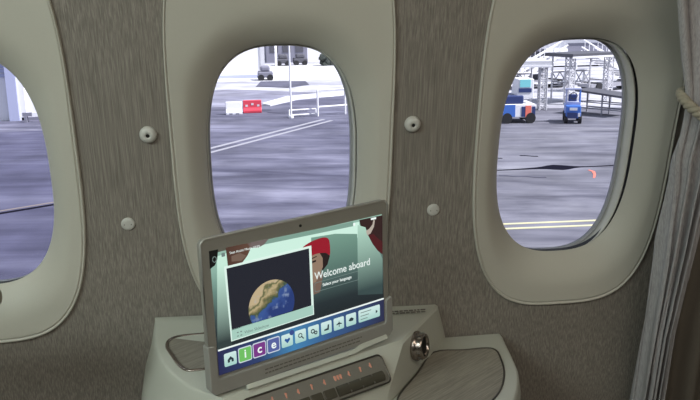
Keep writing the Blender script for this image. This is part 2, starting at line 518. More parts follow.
bm.faces.new(A); bm.faces.new(B[::-1]); bm.faces.new((A[0], B[0], B[N], A[N]))
tag(bmo('rocker_key', bm, M_key, cp, smooth=False), 'long half-round dark glossy key')
for a in (-.139, -.116, -.093):
    pbox('key_divider', a-.0006, a+.0006, .0365, .0515, .0062, M_print, cp, 0)
icons = [(-.2930, .0225), (-.2688, .0225), (-.2461, .0235), (-.2239, .0238), (-.2001, .0238), (-.1756, .0235), (-.1501, .0235), (-.1284, .0235), (-.1059, .0230), (-.0848, .0220)]
for k, (a, b) in enumerate(icons):
    if k == 6:
        bm = bmesh.new()
        for da in (-.0055, 0, .0055):
            bz = [(a+da-.002, b-.004), (a+da+.002, b-.004), (a+da+.002, b+.002), (a+da, b+.0045), (a+da-.002, b+.002)]
            prism(bm, bz, lambda x, y: face(x, y, .001), lambda x, y: face(x, y, .0016))
        bmo('lit_icon', bm, M_orange, cp)
    else:
        bm = bmesh.new()
        bz = [(a-.0011, b-.0045), (a+.0013, b-.0045), (a+.0013, b+.004), (a-.0011, b+.004)]
        prism(bm, bz, lambda x, y: face(x, y, .001), lambda x, y: face(x, y, .0016))
        if k % 2: prism(bm, [(a-.0028, b-.001), (a-.0011, b-.001), (a-.0011, b+.0015), (a-.0028, b+.0015)], lambda x, y: face(x, y, .001), lambda x, y: face(x, y, .0016))
        else: prism(bm, [(a+.0013, b-.0035), (a+.0027, b-.0035), (a+.0027, b-.001), (a+.0013, b-.001)], lambda x, y: face(x, y, .001), lambda x, y: face(x, y, .0016))
        bmo('lit_icon', bm, M_orange, cp)

# printed lines on the plateau behind the tablet
bm = bmesh.new()
random.seed(3)
for row, y in ((0, .004), (1, -.006)):
    x = .186
    while x < .250:
        w_ = random.uniform(.004, .010); bx(bm, x, x+w_, y-.0016, y+.0016, ZP-.001, ZP+.0004, Matrix.Translation(-CO)); x += w_+.002
bmo('printed_lines', bm, M_print, con)

# chrome air nozzle on the console's side face
NZ = empty('air_nozzle', Vector((.2150, -.086, -.383))-CO, parent=con)
nrm = Vector((.84, -.54, .12)).normalized()
NZ.rotation_euler = nrm.to_track_quat('Z', 'Y').to_euler()
bm = bmesh.new(); lathe(bm, [(.0255, -.004), (.0265, .001), (.0255, .0035), (.0235, .005), (.0225, .0085), (.0225, .0125), (.0215, .0155), (.0190, .0165), (.0175, .0155), (.0165, .011)], 40)
bmo('nozzle_ring', bm, M_chrome, NZ, smooth=True)
bm = bmesh.new(); lathe(bm, [(.0168, .0115), (.0150, .0105), (.010, .0070), (0, .0060)], 32)
bmo('nozzle_opening', bm, M_hole, NZ, smooth=True)
bm = bmesh.new()
for i in range(14):
    a = 2*PI*i/14; bx(bm, -.0012, .0012, .0222, .0238, .0055, .0125, Matrix.Rotation(a, 4, 'Z'))
bmo('grip_rib', bm, M_trimdark, NZ)

# ------------------------------------------------------------------ tablet in its cradle
TL = Vector((-.12685, -.27602, -.13554))
ang = math.atan2(XD.y, XD.x)
TROT = Matrix.Rotation(ang, 4, 'Z') @ Matrix.Rotation(-.020, 4, 'Y')      # it stands a touch askew in its cradle
TB = TL + TROT @ Vector((.152, 0, -.2155))
tab = empty('docked_tablet', TB, TROT.to_euler())
tag(tab, 'grey framed widescreen tablet showing a welcome page, standing in a cradle on the console', 'tablet')
def T(x, z, y=0.): return Vector((x-.152, y, z+.2155))              # display coords -> tablet coords (y grows away from the viewer)
bm = bmesh.new()
prism(bm, rrect(-.0128, .3205, -.203, .0222, .011), lambda x, z: T(x, z, .009), lambda x, z: T(x, z, -.0015))
fr_ = bevel(bmo('frame', bm, M_bezel, tab), .002, 3)
bm = bmesh.new(); tube(bm, [T(x, z, -.0012) for x, z in rrect(-.0124, .3200, -.2025, .0217, .0105)], .0016, 8, True)
bmo('frame_edge', bm, M_edge, fr_, smooth=True)
bm = bmesh.new(); lathe(bm, [(.0022, 0), (.0022, .0008), (0, .0008)], 16, Matrix.Translation(T(.152, .0108, -.0015)) @ Matrix.Rotation(PI/2, 4, 'X'))
bmo('camera_lens', bm, M_hole, tab)
# cradle: U-shaped wrap with tabs at the sides
U = [(-.0145, -.136), (-.0145, -.204), (-.0090, -.2125), (.3170, -.2125), (.3245, -.204), (.3245, -.146), (.3215, -.1435), (.3125, -.147), (.3105, -.152), (.3105, -.184), (.3075, -.1885), (.0020, -.1885), (-.0010, -.1855), (-.0010, -.140), (-.005, -.1365)]
bm = bmesh.new(); prism(bm, U, lambda x, z: T(x, z, .012), lambda x, z: T(x, z, -.0055))
cr = bevel(bmo('cradle', bm, M_cradle, tab), .0018, 3)
bm = bmesh.new(); random.seed(11)
for row, z in ((0, -.1975), (1, -.2035)):
    x = .075
    while x < .255:
        w_ = random.uniform(.003, .009); bx(bm, x-.152, x-.152+w_, -.0058, -.0050, z-.0009+.2155, z+.0009+.2155); x += w_+.0018
bmo('printed_lines', bm, M_print, cr)

DISPLAY = {}
LAYER = [0]
def shape(name, pts, m, y, parent=None, lab=None):
    if name.startswith(('picture_haze', 'attendant', 'brown', 'dark_red', 'pale_high', 'top_symbol', 'corner')): pts = [(p[0]+p[1]*.02, p[1]-p[0]*.02) for p in pts]
    bm = bmesh.new(); prism(bm, pts, lambda x, z: T(x, z, y+.0003), lambda x, z: T(x, z, y))
    o = bmo(name, bm, m, parent or DISPLAY.get('o') or tab)
    if lab: o['label'] = lab
    return o
def circle(cx, cz, rx, rz=None, n=28): rz = rz or rx; return [(cx+rx*math.cos(2*PI*i/n), cz+rz*math.sin(2*PI*i/n)) for i in range(n)]
Y0 = -.0020
# display ground: teal haze falling to near-black lower down
def display_mat():
    m = bpy.data.materials.new('display_picture'); m.use_nodes = True; nt = m.node_tree; p = nt.nodes['Principled BSDF']
    p.inputs['Base Color'].default_value = (.01, .01, .01, 1); p.inputs['Roughness'].default_value = .25
    tc = nt.nodes.new('ShaderNodeTexCoord'); sx = nt.nodes.new('ShaderNodeSeparateXYZ'); nt.links.new(tc.outputs['Object'], sx.inputs[0])
    mr = nt.nodes.new('ShaderNodeMapRange'); mr.inputs['From Min'].default_value = .2155-.155; mr.inputs['From Max'].default_value = .2155
    nt.links.new(sx.outputs['Z'], mr.inputs['Value'])
    r = nt.nodes.new('ShaderNodeValToRGB'); el = r.color_ramp.elements
    el[0].position = 0; el[0].color = srgb(30,36,40); el[1].position = 1; el[1].color = srgb(150,188,172)
    for pos, c in ((.22, srgb(40,50,54)), (.42, srgb(70,90,88)), (.62, srgb(104,136,126)), (.82, srgb(140,176,162))):
        e_ = el.new(pos); e_.color = c
    nt.links.new(mr.outputs[0], r.inputs[0]); nt.links.new(r.outputs[0], p.inputs['Emission Color']); p.inputs['Emission Strength'].default_value = 1
    return m
dsp = shape('display', [(.001, -.1845), (.3080, -.1845), (.3080, -.0005), (.001, -.0005)], display_mat(), Y0)
DISPLAY['o'] = dsp
G_mint = glow('screen_mint', srgb(205,240,222), 1., srgb(150,190,172), 'Z', .2155, .2155-.13)
G_mintf = glow('screen_pale_mint', srgb(206,240,224))
G_white = glow('screen_white', srgb(240,250,246), 1.0)
G_navyd = glow('screen_dark_picture', srgb(36,38,48))
G_black = glow('screen_black', srgb(18,18,18))
G_brown = glow('screen_brown', srgb(66,42,38), 1., srgb(96,70,58), 'X', -.152, -.09)
G_maroon = glow('screen_maroon', srgb(78,30,34))
G_red = glow('screen_red', srgb(150,28,44))
G_skin = glow('screen_skin', srgb(146,122,104)); G_skind = glow('screen_skin_shade', srgb(116,96,84))
G_hair = glow('screen_hair', srgb(40,30,30))
G_dim = glow('screen_dim_teal', srgb(84,112,104), 1., srgb(120,158,142), 'Z', .2155-.075, .2155-.01)
G_lcol = glow('screen_left_column', srgb(52,64,64), 1., srgb(200,236,218), 'Z', .2155-.135, .2155-.02)
G_grey = glow('screen_grey', srgb(112,130,126))
shape('picture_haze', [(.004, -.150), (.028, -.150), (.028, -.004), (.012, -.006)], G_lcol, Y0-.0002)
shape('picture_haze', [(.052, -.026), (.1712, -.024), (.262, -.024), (.262, .001), (.052, .002)], G_mintf, Y0-.0002)
shape('picture_haze', [(.170, -.074), (.2575, -.074), (.2575, -.018), (.215, -.010), (.170, -.008)], G_dim, Y0-.0003)
shape('picture_haze', [(.2575, -.120), (.3085, -.130), (.3085, -.07), (.290, -.03), (.270, -.004), (.2585, -.004)], glow('screen_right_column', srgb(58,76,76), 1., srgb(176,214,196), 'Z', .2155-.12, .2155-.01), Y0-.0004)
shape('picture_haze', [(.055, .0035), (.25, .0035), (.25, -.004), (.055, -.003)], glow('screen_top_band', srgb(126,160,146)), Y0-.0004)
shape('corner_tab', [(0, .004), (.014, .004), (.012, -.010), (.008, -.018), (0, -.022)], G_black, Y0-.0005)
bm = bmesh.new(); tube(bm, [T(x, z, Y0-.0009) for x, z in circle(.0072, -.0095, .0030, .0040, 18)], .0005, 6, True)
bmo('round_symbol', bm, G_grey, dsp)
shape('small_symbol', rrect(.0185, .0240, -.0085, -.003, .001), G_grey, Y0-.0009)
shape('brown_picture', [(.026, .004), (.066, .004), (.066, -.004), (.060, -.014), (.050, -.024), (.028, -.026)], G_brown, Y0-.0005)
shape('brown_picture', [(.034, -.010), (.048, -.008), (.058, -.014), (.050, -.020), (.034, -.018)], G_skind, Y0-.0006)
shape('brown_picture', [(.060, .004), (.096, .004), (.088, -.003), (.078, -.006), (.066, -.004)], glow('screen_grey_brown', srgb(112,100,98)), Y0-.0005)
shape('dark_red_picture', [(.262, .004), (.3085, .004), (.3085, -.062), (.300, -.055), (.288, -.040), (.279, -.024), (.274, -.010), (.264, -.006)], glow('screen_dark_red', srgb(52,34,34)), Y0-.0006)
shape('dark_red_picture', [(.279, -.024), (.290, -.024), (.300, -.034), (.3085, -.040), (.3085, -.062), (.298, -.053), (.288, -.040)], G_maroon, Y0-.0007)
shape('pale_highlight', [(.275, -.016), (.281, -.014), (.288, -.008), (.290, .000), (.293, -.002), (.291, -.012), (.284, -.022), (.277, -.024)], glow('screen_cream', srgb(180,170,158)), Y0-.0008)
shape('top_symbol', rrect(.285, .2955, .000, .0032, .0006), G_white, Y0-.0009)
shape('top_symbol', rrect(.2495, .2535, -.0035, .0008, .0006), G_white, Y0-.0009)
# attendant in a red hat
shape('attendant_hair', [(.178, -.036), (.2015, -.030), (.2035, -.044), (.199, -.056), (.190, -.064), (.181, -.052)], G_hair, Y0-.0006)
shape('attendant_face', [(.160, -.034), (.184, -.034), (.190, -.044), (.190, -.058), (.184, -.070), (.176, -.080), (.164, -.082)], G_skin, Y0-.0007)
shape('attendant_eye', [(.1690, -.0455), (.1775, -.0445), (.1775, -.0475), (.1690, -.0485)], G_hair, Y0-.0008)
shape('attendant_brow', [(.1690, -.0405), (.1790, -.0385), (.1790, -.0400), (.1690, -.0420)], G_hair, Y0-.0008)
shape('attendant_neck', [(.170, -.080), (.186, -.066), (.190, -.072), (.184, -.098), (.170, -.100)], G_skind, Y0-.0006)
shape('attendant_hat', smoothpts([(.150, -.0255, 0), (.1560, -.0190, 0), (.170, -.0140, 0), (.190, -.0115, 0), (.2010, -.0150, 0), (.2040, -.0260, 0), (.2035, -.0420, 0), (.1960, -.0370, 0), (.180, -.0350, 0), (.166, -.0370, 0), (.150, -.0400, 0)], 3, True) and [(p.x, p.y) for p in smoothpts([(.150, -.0255, 0), (.1560, -.0190, 0), (.170, -.0140, 0), (.190, -.0115, 0), (.2010, -.0150, 0), (.2040, -.0260, 0), (.2035, -.0420, 0), (.1960, -.0370, 0), (.180, -.0350, 0), (.166, -.0370, 0), (.150, -.0400, 0)], 3, True)], G_red, Y0-.0009)
# picture card
card = shape('picture_card', [(.0238, -.1378), (.1685, -.1352), (.1690, -.0235), (.0212, -.0235)], glow('screen_card', srgb(222,244,234)), Y0-.0011)
shape('card_caption', [(.0253, -.1363), (.1668, -.1340), (.1668, -.1195), (.0253, -.1195)], glow('screen_card_caption', srgb(166,204,190)), Y0-.0013)
shape('picture', [(.0258, -.1210), (.1642, -.1190), (.1645, -.0270), (.0244, -.0268)], G_navyd, Y0-.0013)
# globe, cut off by the bottom of the picture
def globe_mat():
    m = bpy.data.materials.new('globe_picture'); m.use_nodes = True; nt = m.node_tree; p = nt.nodes['Principled BSDF']
    p.inputs['Base Color'].default_value = (.01, .01, .01, 1); p.inputs['Roughness'].default_value = .3
    tc = nt.nodes.new('ShaderNodeTexCoord'); mp = nt.nodes.new('ShaderNodeMapping'); mp.inputs['Scale'].default_value = (24, 0, 24)
    nt.links.new(tc.outputs['Object'], mp.inputs[0])
    n = nt.nodes.new('ShaderNodeTexNoise'); n.inputs['Scale'].default_value = 1.6; n.inputs['Detail'].default_value = 5; nt.links.new(mp.outputs[0], n.inputs['Vector'])
    sx = nt.nodes.new('ShaderNodeSeparateXYZ'); nt.links.new(tc.outputs['Object'], sx.inputs[0])
    # continents lie up and to the left on the disc
    a = nt.nodes.new('ShaderNodeMath'); a.operation = 'MULTIPLY_ADD'; a.inputs[1].default_value = -9.; a.inputs[2].default_value = -.50; nt.links.new(sx.outputs['X'], a.inputs[0])
    b = nt.nodes.new('ShaderNodeMath'); b.operation = 'MULTIPLY_ADD'; b.inputs[1].default_value = 13.; b.inputs[2].default_value = -1.57; nt.links.new(sx.outputs['Z'], b.inputs[0])
    s = nt.nodes.new('ShaderNodeMath'); s.operation = 'ADD'; nt.links.new(a.outputs[0], s.inputs[0]); nt.links.new(b.outputs[0], s.inputs[1])
    t = nt.nodes.new('ShaderNodeMath'); t.operation = 'ADD'; nt.links.new(s.outputs[0], t.inputs[0]); nt.links.new(n.outputs['Fac'], t.inputs[1])
    r = nt.nodes.new('ShaderNodeValToRGB'); el = r.color_ramp.elements
    el[0].position = .30; el[0].color = srgb(42,62,120); el[1].position = .85; el[1].color = srgb(196,176,140)
    for pos, c in ((.42, srgb(58,84,146)), (.50, srgb(60,90,150)), (.53, srgb(64,84,62)), (.62, srgb(128,120,84)), (.70, srgb(190,172,132)), (.78, srgb(92,100,66))):
        e_ = el.new(pos); e_.color = c
    nt.links.new(t.outputs[0], r.inputs[0])
    n2 = nt.nodes.new('ShaderNodeTexNoise'); n2.inputs['Scale'].default_value = 3.2; n2.inputs['Detail'].default_value = 6; nt.links.new(mp.outputs[0], n2.inputs['Vector'])
    r2 = nt.nodes.new('ShaderNodeValToRGB'); r2.color_ramp.elements[0].position = .58; r2.color_ramp.elements[0].color = (0,0,0,1); r2.color_ramp.elements[1].position = .72; r2.color_ramp.elements[1].color = (.6,.6,.6,1)
    nt.links.new(n2.outputs['Fac'], r2.inputs[0])
    mx = nt.nodes.new('ShaderNodeMixRGB'); nt.links.new(r2.outputs[0], mx.inputs[0]); nt.links.new(r.outputs[0], mx.inputs[1]); mx.inputs[2].default_value = srgb(170,186,206)
    nt.links.new(mx.outputs[0], p.inputs['Emission Color']); p.inputs['Emission Strength'].default_value = .95
    return m
gp = []
gx, gz, gr = .0945, -.1005, .0395
for i in range(60):
    a = 2*PI*i/60; x, z = gx+gr*math.cos(a), gz+gr*math.sin(a)
    gp.append((x, max(z, -.1204+.0145*x)))
shape('globe_picture', gp, globe_mat(), Y0-.0015)
for dx in (0, .0055):
    for dz in (0, -.0055):
        shape('expand_symbol', rrect(.0335+dx, .0365+dx, -.1275+dz, -.1260+dz, .0004, 2), G_grey, Y0-.0015)

def text(name, s, x, z, size, m, y, parent=None, align='LEFT', sx=1., bold=0.):
    cu = bpy.data.curves.new(name, 'FONT'); cu.body = s; cu.size = size; cu.align_x = align; cu.extrude = .0001; cu.offset = bold
    o = bpy.data.objects.new(name, cu); C.objects.link(o)
    dg = bpy.context.evaluated_depsgraph_get()
    me = bpy.data.meshes.new_from_object(o.evaluated_get(dg))
    bpy.data.objects.remove(o)
    for v in me.vertices:
        p = v.co.copy(); v.co = T(x+p.x*sx, z+p.y, y-p.z)
    me.materials.clear()
    return link(name, me, m, parent or dsp)
G_text = glow('screen_text', srgb(236,246,242), .95)
text('welcome_text', 'Welcome aboard', .1720, -.0790, .0165, G_text, Y0-.0020, bold=.0001, sx=.93)
text('language_text', 'Select your language', .1860, -.0930, .0068, G_text, Y0-.0020, bold=.0001)
bm = bmesh.new(); tube(bm, [T(x, z, Y0-.0016) for x, z in rrect(.1720, .2560, -.0990, -.0845, .002, 3)], .00035, 6, True)
bmo('language_button', bm, G_grey, dsp)
text('title_text', 'Seat Assist Mode 10:59', .0305, -.0068, .0052, G_text, Y0-.0020)
text('caption_text', 'Video Slideshow', .0455, -.1315, .0062, G_grey, Y0-.0020)
# lower menu bar
bar_m = bpy.data.materials.new('menu_bar_picture'); bar_m.use_nodes = True
nt = bar_m.node_tree; p = nt.nodes['Principled BSDF']; p.inputs['Base Color'].default_value = (.01,.01,.01,1)
tc = nt.nodes.new('ShaderNodeTexCoord'); sx_ = nt.nodes.new('ShaderNodeSeparateXYZ'); nt.links.new(tc.outputs['Object'], sx_.inputs[0])
mr = nt.nodes.new('ShaderNodeMapRange'); mr.inputs['From Min'].default_value = -.152; mr.inputs['From Max'].default_value = .157; nt.links.new(sx_.outputs['X'], mr.inputs['Value'])
r = nt.nodes.new('ShaderNodeValToRGB'); el = r.color_ramp.elements; el[0].color = srgb(40,44,84); el[1].color = srgb(44,46,78)
for pos, c in ((.22, srgb(48,66,112)), (.42, srgb(70,136,184)), (.62, srgb(58,96,146))):
    e_ = el.new(pos); e_.color = c
nt.links.new(mr.outputs[0], r.inputs[0]); nt.links.new(r.outputs[0], p.inputs['Emission Color']); p.inputs['Emission Strength'].default_value = .9
shape('menu_bar', [(.001, -.1840), (.3080, -.1840), (.3080, -.1450), (.001, -.1450)], bar_m, Y0-.0005)
shape('menu_line', [(.002, -.1468), (.3072, -.1458), (.3072, -.1434), (.002, -.1444)], G_white, Y0-.0011)
G_tile = glow('screen_tile', srgb(206,232,228), 1., srgb(160,204,196), 'Z', .2155-.155, .2155-.175)
G_tileg = glow('screen_tile_green', srgb(112,190,100)); G_tilep = glow('screen_tile_purple', srgb(120,58,134)); G_tileb = glow('screen_tile_violet', srgb(86,98,158))
G_ink = glow('screen_ink', srgb(44,58,66)); G_inkb = glow('screen_ink_blue', srgb(42,86,150))
tiles = [(.0204+.0243*q_, m_) for q_, m_ in enumerate((G_tile, G_tileg, G_tilep, G_tileb, G_tile, G_tile, G_tile, G_tile, G_tile, G_tile))]
HT = .0102
YT = Y0-.0013
for i, (x, m) in enumerate(tiles):
    z = -.1640+.0015*(x/.3)
    if 1 <= i <= 3: shape('menu_tile', rrect(x-.0112, x+.0112, z-.0118, z+.0118, .0028), glow('screen_tile_border', srgb(206,216,228)), YT+.0001)
    shape('menu_tile', rrect(x-.0100, x+.0100, z-HT, z+HT, .0022), m, YT)
    I = YT-.0006
    if i == 0:
        shape('home_symbol', [(x-.0048, z-.0045), (x-.0014, z-.0045), (x-.0014, z-.001), (x+.0014, z-.001), (x+.0014, z-.0045), (x+.0048, z-.0045), (x+.0048, z), (x, z+.0045), (x-.0048, z)], G_ink, I)
    elif i <= 3:
        text('letter', 'ice'[i-1], x, z-.0050, 0.0185, G_white, I, align='CENTER', bold=.0003)
    elif i == 4:
        shape('heart_symbol', [(x, z-.0045), (x+.005, z+.001), (x+.0035, z+.004), (x, z+.002), (x-.0035, z+.004), (x-.005, z+.001)], G_inkb, I)
        shape('badge', circle(x+.0085, z+.0105, .0042), glow('screen_badge', srgb(58,78,140)), I)
    elif i == 5:
        bm = bmesh.new(); tube(bm, [T(a, b, I) for a, b in circle(x-.001, z+.0015, .0032, None, 16)], .0007, 6, True); bar(bm, T(x+.0015, z-.001, I), T(x+.0048, z-.0048, I), .0009)
        bmo('magnifier_symbol', bm, G_ink, dsp)
    elif i == 6:
        for dx, dz, rr_ in ((-.002, .0015, .003), (.0035, -.002, .0023)):
            bm = bmesh.new(); tube(bm, [T(a, b, I) for a, b in circle(x+dx, z+dz, rr_, None, 12)], .0009, 6, True); bmo('gear_symbol', bm, G_ink, dsp)
    elif i == 7:
        shape('seat_symbol', [(x-.0045, z-.0045), (x+.004, z-.0045), (x+.005, z+.0045), (x+.0022, z+.0045), (x+.0014, z-.0012), (x-.0045, z-.002)], G_ink, I)
    elif i == 8:
        shape('plane_symbol', [(x-.0006, z-.0055), (x+.0006, z-.0055), (x+.0006, z-.001), (x+.0052, z-.0018), (x+.0052, z-.0004), (x+.0006, z+.002), (x, z+.0055), (x-.0006, z+.002), (x-.0052, z-.0004), (x-.0052, z-.0018), (x-.0006, z-.001)], G_ink, I)
    else:
        shape('cap_symbol', [(x-.0055, z-.001), (x-.002, z-.0025), (x+.0035, z-.0025), (x+.0048, z+.001), (x+.001, z+.0036), (x-.003, z+.0026)], G_ink, I)
shape('menu_tile', rrect(.2543, .2985, -.1730, -.1522, .0022), G_tile, YT)
for zz, xx in ((-.1567, .280), (-.1625, .275), (-.1682, .272)):
    shape('tile_text_line', [(.2580, zz-.0006), (xx, zz-.0006), (xx, zz+.0006), (.2580, zz+.0006)], G_grey, YT-.0006)
shape('arrow_symbol', [(.2895, -.1657), (.2938, -.1627), (.2895, -.1597)], G_ink, YT-.0006)

# ------------------------------------------------------------------ curtain with rope tie
cur = empty('curtain', (.70, -.13, .86)); CU = Vector((.70, -.13, .86))
tag(cur, 'pale grey pleated curtain gathered beside the right-hand window by a rope', 'curtain')
def interp(tab_, z):
    tab_ = sorted(tab_)
    if z <= tab_[0][0]: return tab_[0][1]
    for (a, fa), (b, fb) in zip(tab_, tab_[1:]):
        if z <= b: t = (z-a)/(b-a); return fa+(fb-fa)*t
    return tab_[-1][1]
Lz = [(.86, .56), (.5, .585), (.198, .607), (.104, .632), (.055, .648), (.02, .655), (-.005, .653), (-.066, .648), (-.10, .655), (-.14, .658), (-.257, .664), (-.361, .666), (-.495, .667), (-.566, .668), (-.98, .66)]
Rz = [(.86, .86), (.5, .84), (.198, .81), (.104, .78), (.045, .745), (.0, .735), (-.05, .735), (-.144, .728), (-.262, .720), (-.41, .714), (-.573, .722), (-.98, .74)]
def Cy(z): return -.186*z - .125
nz, ns = 110, 150
vs, fs = [], []
for j in range(nz+1):
    z = .865 - (1.845)*j/nz
    l, r_ = interp(Lz, z), interp(Rz, z)
    amp = .014*min(1, .45+abs(z-.02)*2.2)
    for i in range(ns+1):
        s = i/ns
        ph = 2*PI*(3.2*s+1.5*s*s) + .9*math.sin(z*3.1+s*5) + (z+.1)*3.5
        y = Cy(z) - amp*(math.sin(ph)+.40*math.sin(2.3*ph+1.1+z*6)+.12*math.sin(5.1*ph+z*9)) - .02*math.sin(PI*s)*(1-.5*min(1, abs(z-.02)*6))
        x = l+(r_-l)*s + .004*math.sin(2*ph+.6) - .0*s
        vs.append(Vector((x, y, z))-CU)
for j in range(nz):
    for i in range(ns):
        a = j*(ns+1)+i; fs.append((a, a+1, a+ns+2, a+ns+1))
c = raw('cloth', vs, fs, M_curtain, cur, smooth=True); sd = c.modifiers.new('thickness', 'SOLIDIFY'); sd.thickness = .0015
vs, fs = [], []
for j in range(nz+1):
    z = .865 - (1.845)*j/nz
    l, r_ = interp(Rz, z)-.012, interp(Rz, z)+.18
    for i in range(61):
        s = i/60
        y = Cy(z) + .026 - .012*math.sin(2*PI*3*s+z*2)
        vs.append(Vector((l+(r_-l)*s, min(y, Wy(z)-.02), z))-CU)
for j in range(nz):
    for i in range(60):
        a = j*61+i; fs.append((a, a+1, a+62, a+61))
c = raw('lining', vs, fs, M_lining, cur, smooth=True); sd = c.modifiers.new('thickness', 'SOLIDIFY'); sd.thickness = .0015
tag(c, 'taupe lining cloth')
# rope
bm = bmesh.new()
loop = []
for i in range(72):
    a = 2*PI*i/72
    loop.append(Vector((.698-.052*math.cos(a), Cy(.02)-.012-.036*math.sin(a), .018-.022*math.sin(a)+.024*math.cos(a))))
for st in (0, PI):
    pts = []
    N = 288
    for i in range(N):
        q = i/N*72; k = int(q); t = q-k
        p0 = loop[k % 72].lerp(loop[(k+1) % 72], t)
        tg = (loop[(k+1) % 72]-loop[k % 72]).normalized(); u = tg.cross(Vector((0,0,1))).normalized(); w2 = u.cross(tg)
        a = 2*PI*16*i/N + st
        pts.append(p0+(u*math.cos(a)+w2*math.sin(a))*.0042)
    tube(bm, pts, .0052, 8, True)
rope = bmo('rope_tieback', bm, M_rope, smooth=True)
tag(rope, 'beige twisted rope tied around the grey curtain at the right edge', 'curtain tie')

# ------------------------------------------------------------------ padded seat part at the left border
st = empty('seat_armrest', (-.56, -.22, -1.02)); tag(st, 'rounded taupe padded end of a seat armrest at the left border, beneath the left window', 'seat')
bm = bmesh.new(); prism(bm, rrect(-.22, .132, .795, .832, .017, 8), lambda x, z: Vector((x, .035, z)), lambda x, z: Vector((x, -.035, z)))
bevel(bmo('pad', bm, M_seat, st, smooth=False), .012, 4)
bm = bmesh.new(); bx(bm, -.20, -.10, -.025, .025, 0, .80); bevel(bmo('post', bm, M_shell, st), .01, 3)

# ------------------------------------------------------------------ outside: the apron
GZ = -5.81
def ground_mat(name, c1, c2, c3, rot=0., sc=(.05, .55, .3)):
    m = bpy.data.materials.new(name); m.use_nodes = True; nt = m.node_tree; p = nt.nodes['Principled BSDF']; p.inputs['Roughness'].default_value = .85
    p.inputs['Specular IOR Level'].default_value = .2
    tc = nt.nodes.new('ShaderNodeTexCoord')
    mp = nt.nodes.new('ShaderNodeMapping'); mp.inputs['Rotation'].default_value = (0, 0, rot); nt.links.new(tc.outputs['Object'], mp.inputs[0])
    mp2 = nt.nodes.new('ShaderNodeMapping'); mp2.inputs['Scale'].default_value = sc; nt.links.new(mp.outputs[0], mp2.inputs[0])
    n = nt.nodes.new('ShaderNodeTexNoise'); n.inputs['Scale'].default_value = 1.4; n.inputs['Detail'].default_value = 9; n.inputs['Roughness'].default_value = .62; n.inputs['Distortion'].default_value = .5
    nt.links.new(mp2.outputs[0], n.inputs['Vector'])
    r = nt.nodes.new('ShaderNodeValToRGB'); el = r.color_ramp.elements
    el[0].position = .33; el[0].color = c1; el[1].position = .70; el[1].color = c3; e_ = el.new(.5); e_.color = c2
    nt.links.new(n.outputs['Fac'], r.inputs[0])
    n3 = nt.nodes.new('ShaderNodeTexNoise'); n3.inputs['Scale'].default_value = .45; n3.inputs['Detail'].default_value = 8; nt.links.new(tc.outputs['Object'], n3.inputs['Vector'])
    mr = nt.nodes.new('ShaderNodeMapRange'); mr.inputs['From Min'].default_value = .3; mr.inputs['From Max'].default_value = .7; mr.inputs['To Min'].default_value = .70; mr.inputs['To Max'].default_value = 1.22
    nt.links.new(n3.outputs['Fac'], mr.inputs['Value'])
    mx = nt.nodes.new('ShaderNodeMixRGB'); mx.blend_type = 'MULTIPLY'; mx.inputs[0].default_value = 1
    nt.links.new(r.outputs[0], mx.inputs[1]); nt.links.new(mr.outputs[0], mx.inputs[2]); nt.links.new(mx.outputs[0], p.inputs['Base Color'])
    return m
M_tarmac = ground_mat('asphalt_apron', (.070, .070, .104, 1), (.130, .130, .178, 1), (.22, .22, .28, 1), rot=math.radians(14), sc=(.12, .55, .3))
M_dpave = ground_mat('dark_stand_asphalt', (.060, .060, .100, 1), (.088, .088, .140, 1), (.13, .13, .19, 1), rot=math.radians(8))
M_gpave = ground_mat('worn_grey_asphalt', (.085, .085, .108, 1), (.165, .165, .195, 1), (.25, .25, .28, 1), rot=math.radians(12), sc=(.12, .6, .3))
M_proad = ground_mat('pale_road_asphalt', (.19, .19, .25, 1), (.25, .25, .31, 1), (.31, .31, .37, 1), sc=(.1, .4, .3))
M_shade_tar = ground_mat('shade_and_tar_asphalt', (.08, .08, .115, 1), (.11, .11, .15, 1), (.15, .15, .19, 1), sc=(.1, .3, .3))  # dark ground colour for tar and for painted shadows
M_concrete = ground_mat('pale_concrete', (.50, .50, .52, 1), (.68, .68, .70, 1), (.80, .80, .80, 1), sc=(.1, .4, .3))  # palest of the pavement colours
M_midconc = ground_mat('weathered_concrete', (.34, .34, .38, 1), (.46, .46, .50, 1), (.58, .58, .60, 1), sc=(.06, .5, .3))
M_white = mat('white_paint', (.85, .85, .86), .5)
M_offw = mat('off_white_paint', (.62, .62, .64), .6)
M_grey = mat('galvanised_steel', (.33, .33, .36), .5)
M_dgrey = mat('dark_grey_paint', (.09, .09, .105), .6)
M_yellow = mat('yellow_road_paint', (.62, .58, .34), .7)
M_wline = mat('worn_white_road_paint', (.34, .34, .37), .7)
M_oline = mat('worn_ochre_road_paint', (.20, .17, .16), .7)
M_blue = mat('blue_vehicle_paint', (.06, .17, .55), .4)
M_navy = mat('navy_vehicle_paint', (.03, .05, .16), .4)
M_redp = mat('red_barrier_plastic', (.60, .05, .08), .5)
M_rpink = mat('orange_red_colour', (.85, .20, .14), .6)
M_cyan = mat('cyan_windscreen', (.25, .70, .72), .15)
M_crack = mat('bitumen_joint', (.012, .012, .02), 1., spec=0.)
M_bluew = mat('pale_blue_panel', (.45, .48, .66), .6)
M_tyre = mat('black_tyre', (.02, .02, .022), .8)
M_bush = mat('dark_foliage', (.05, .06, .05), .9)
M_bgrey = mat('grey_facade', (.22, .22, .27), .7)

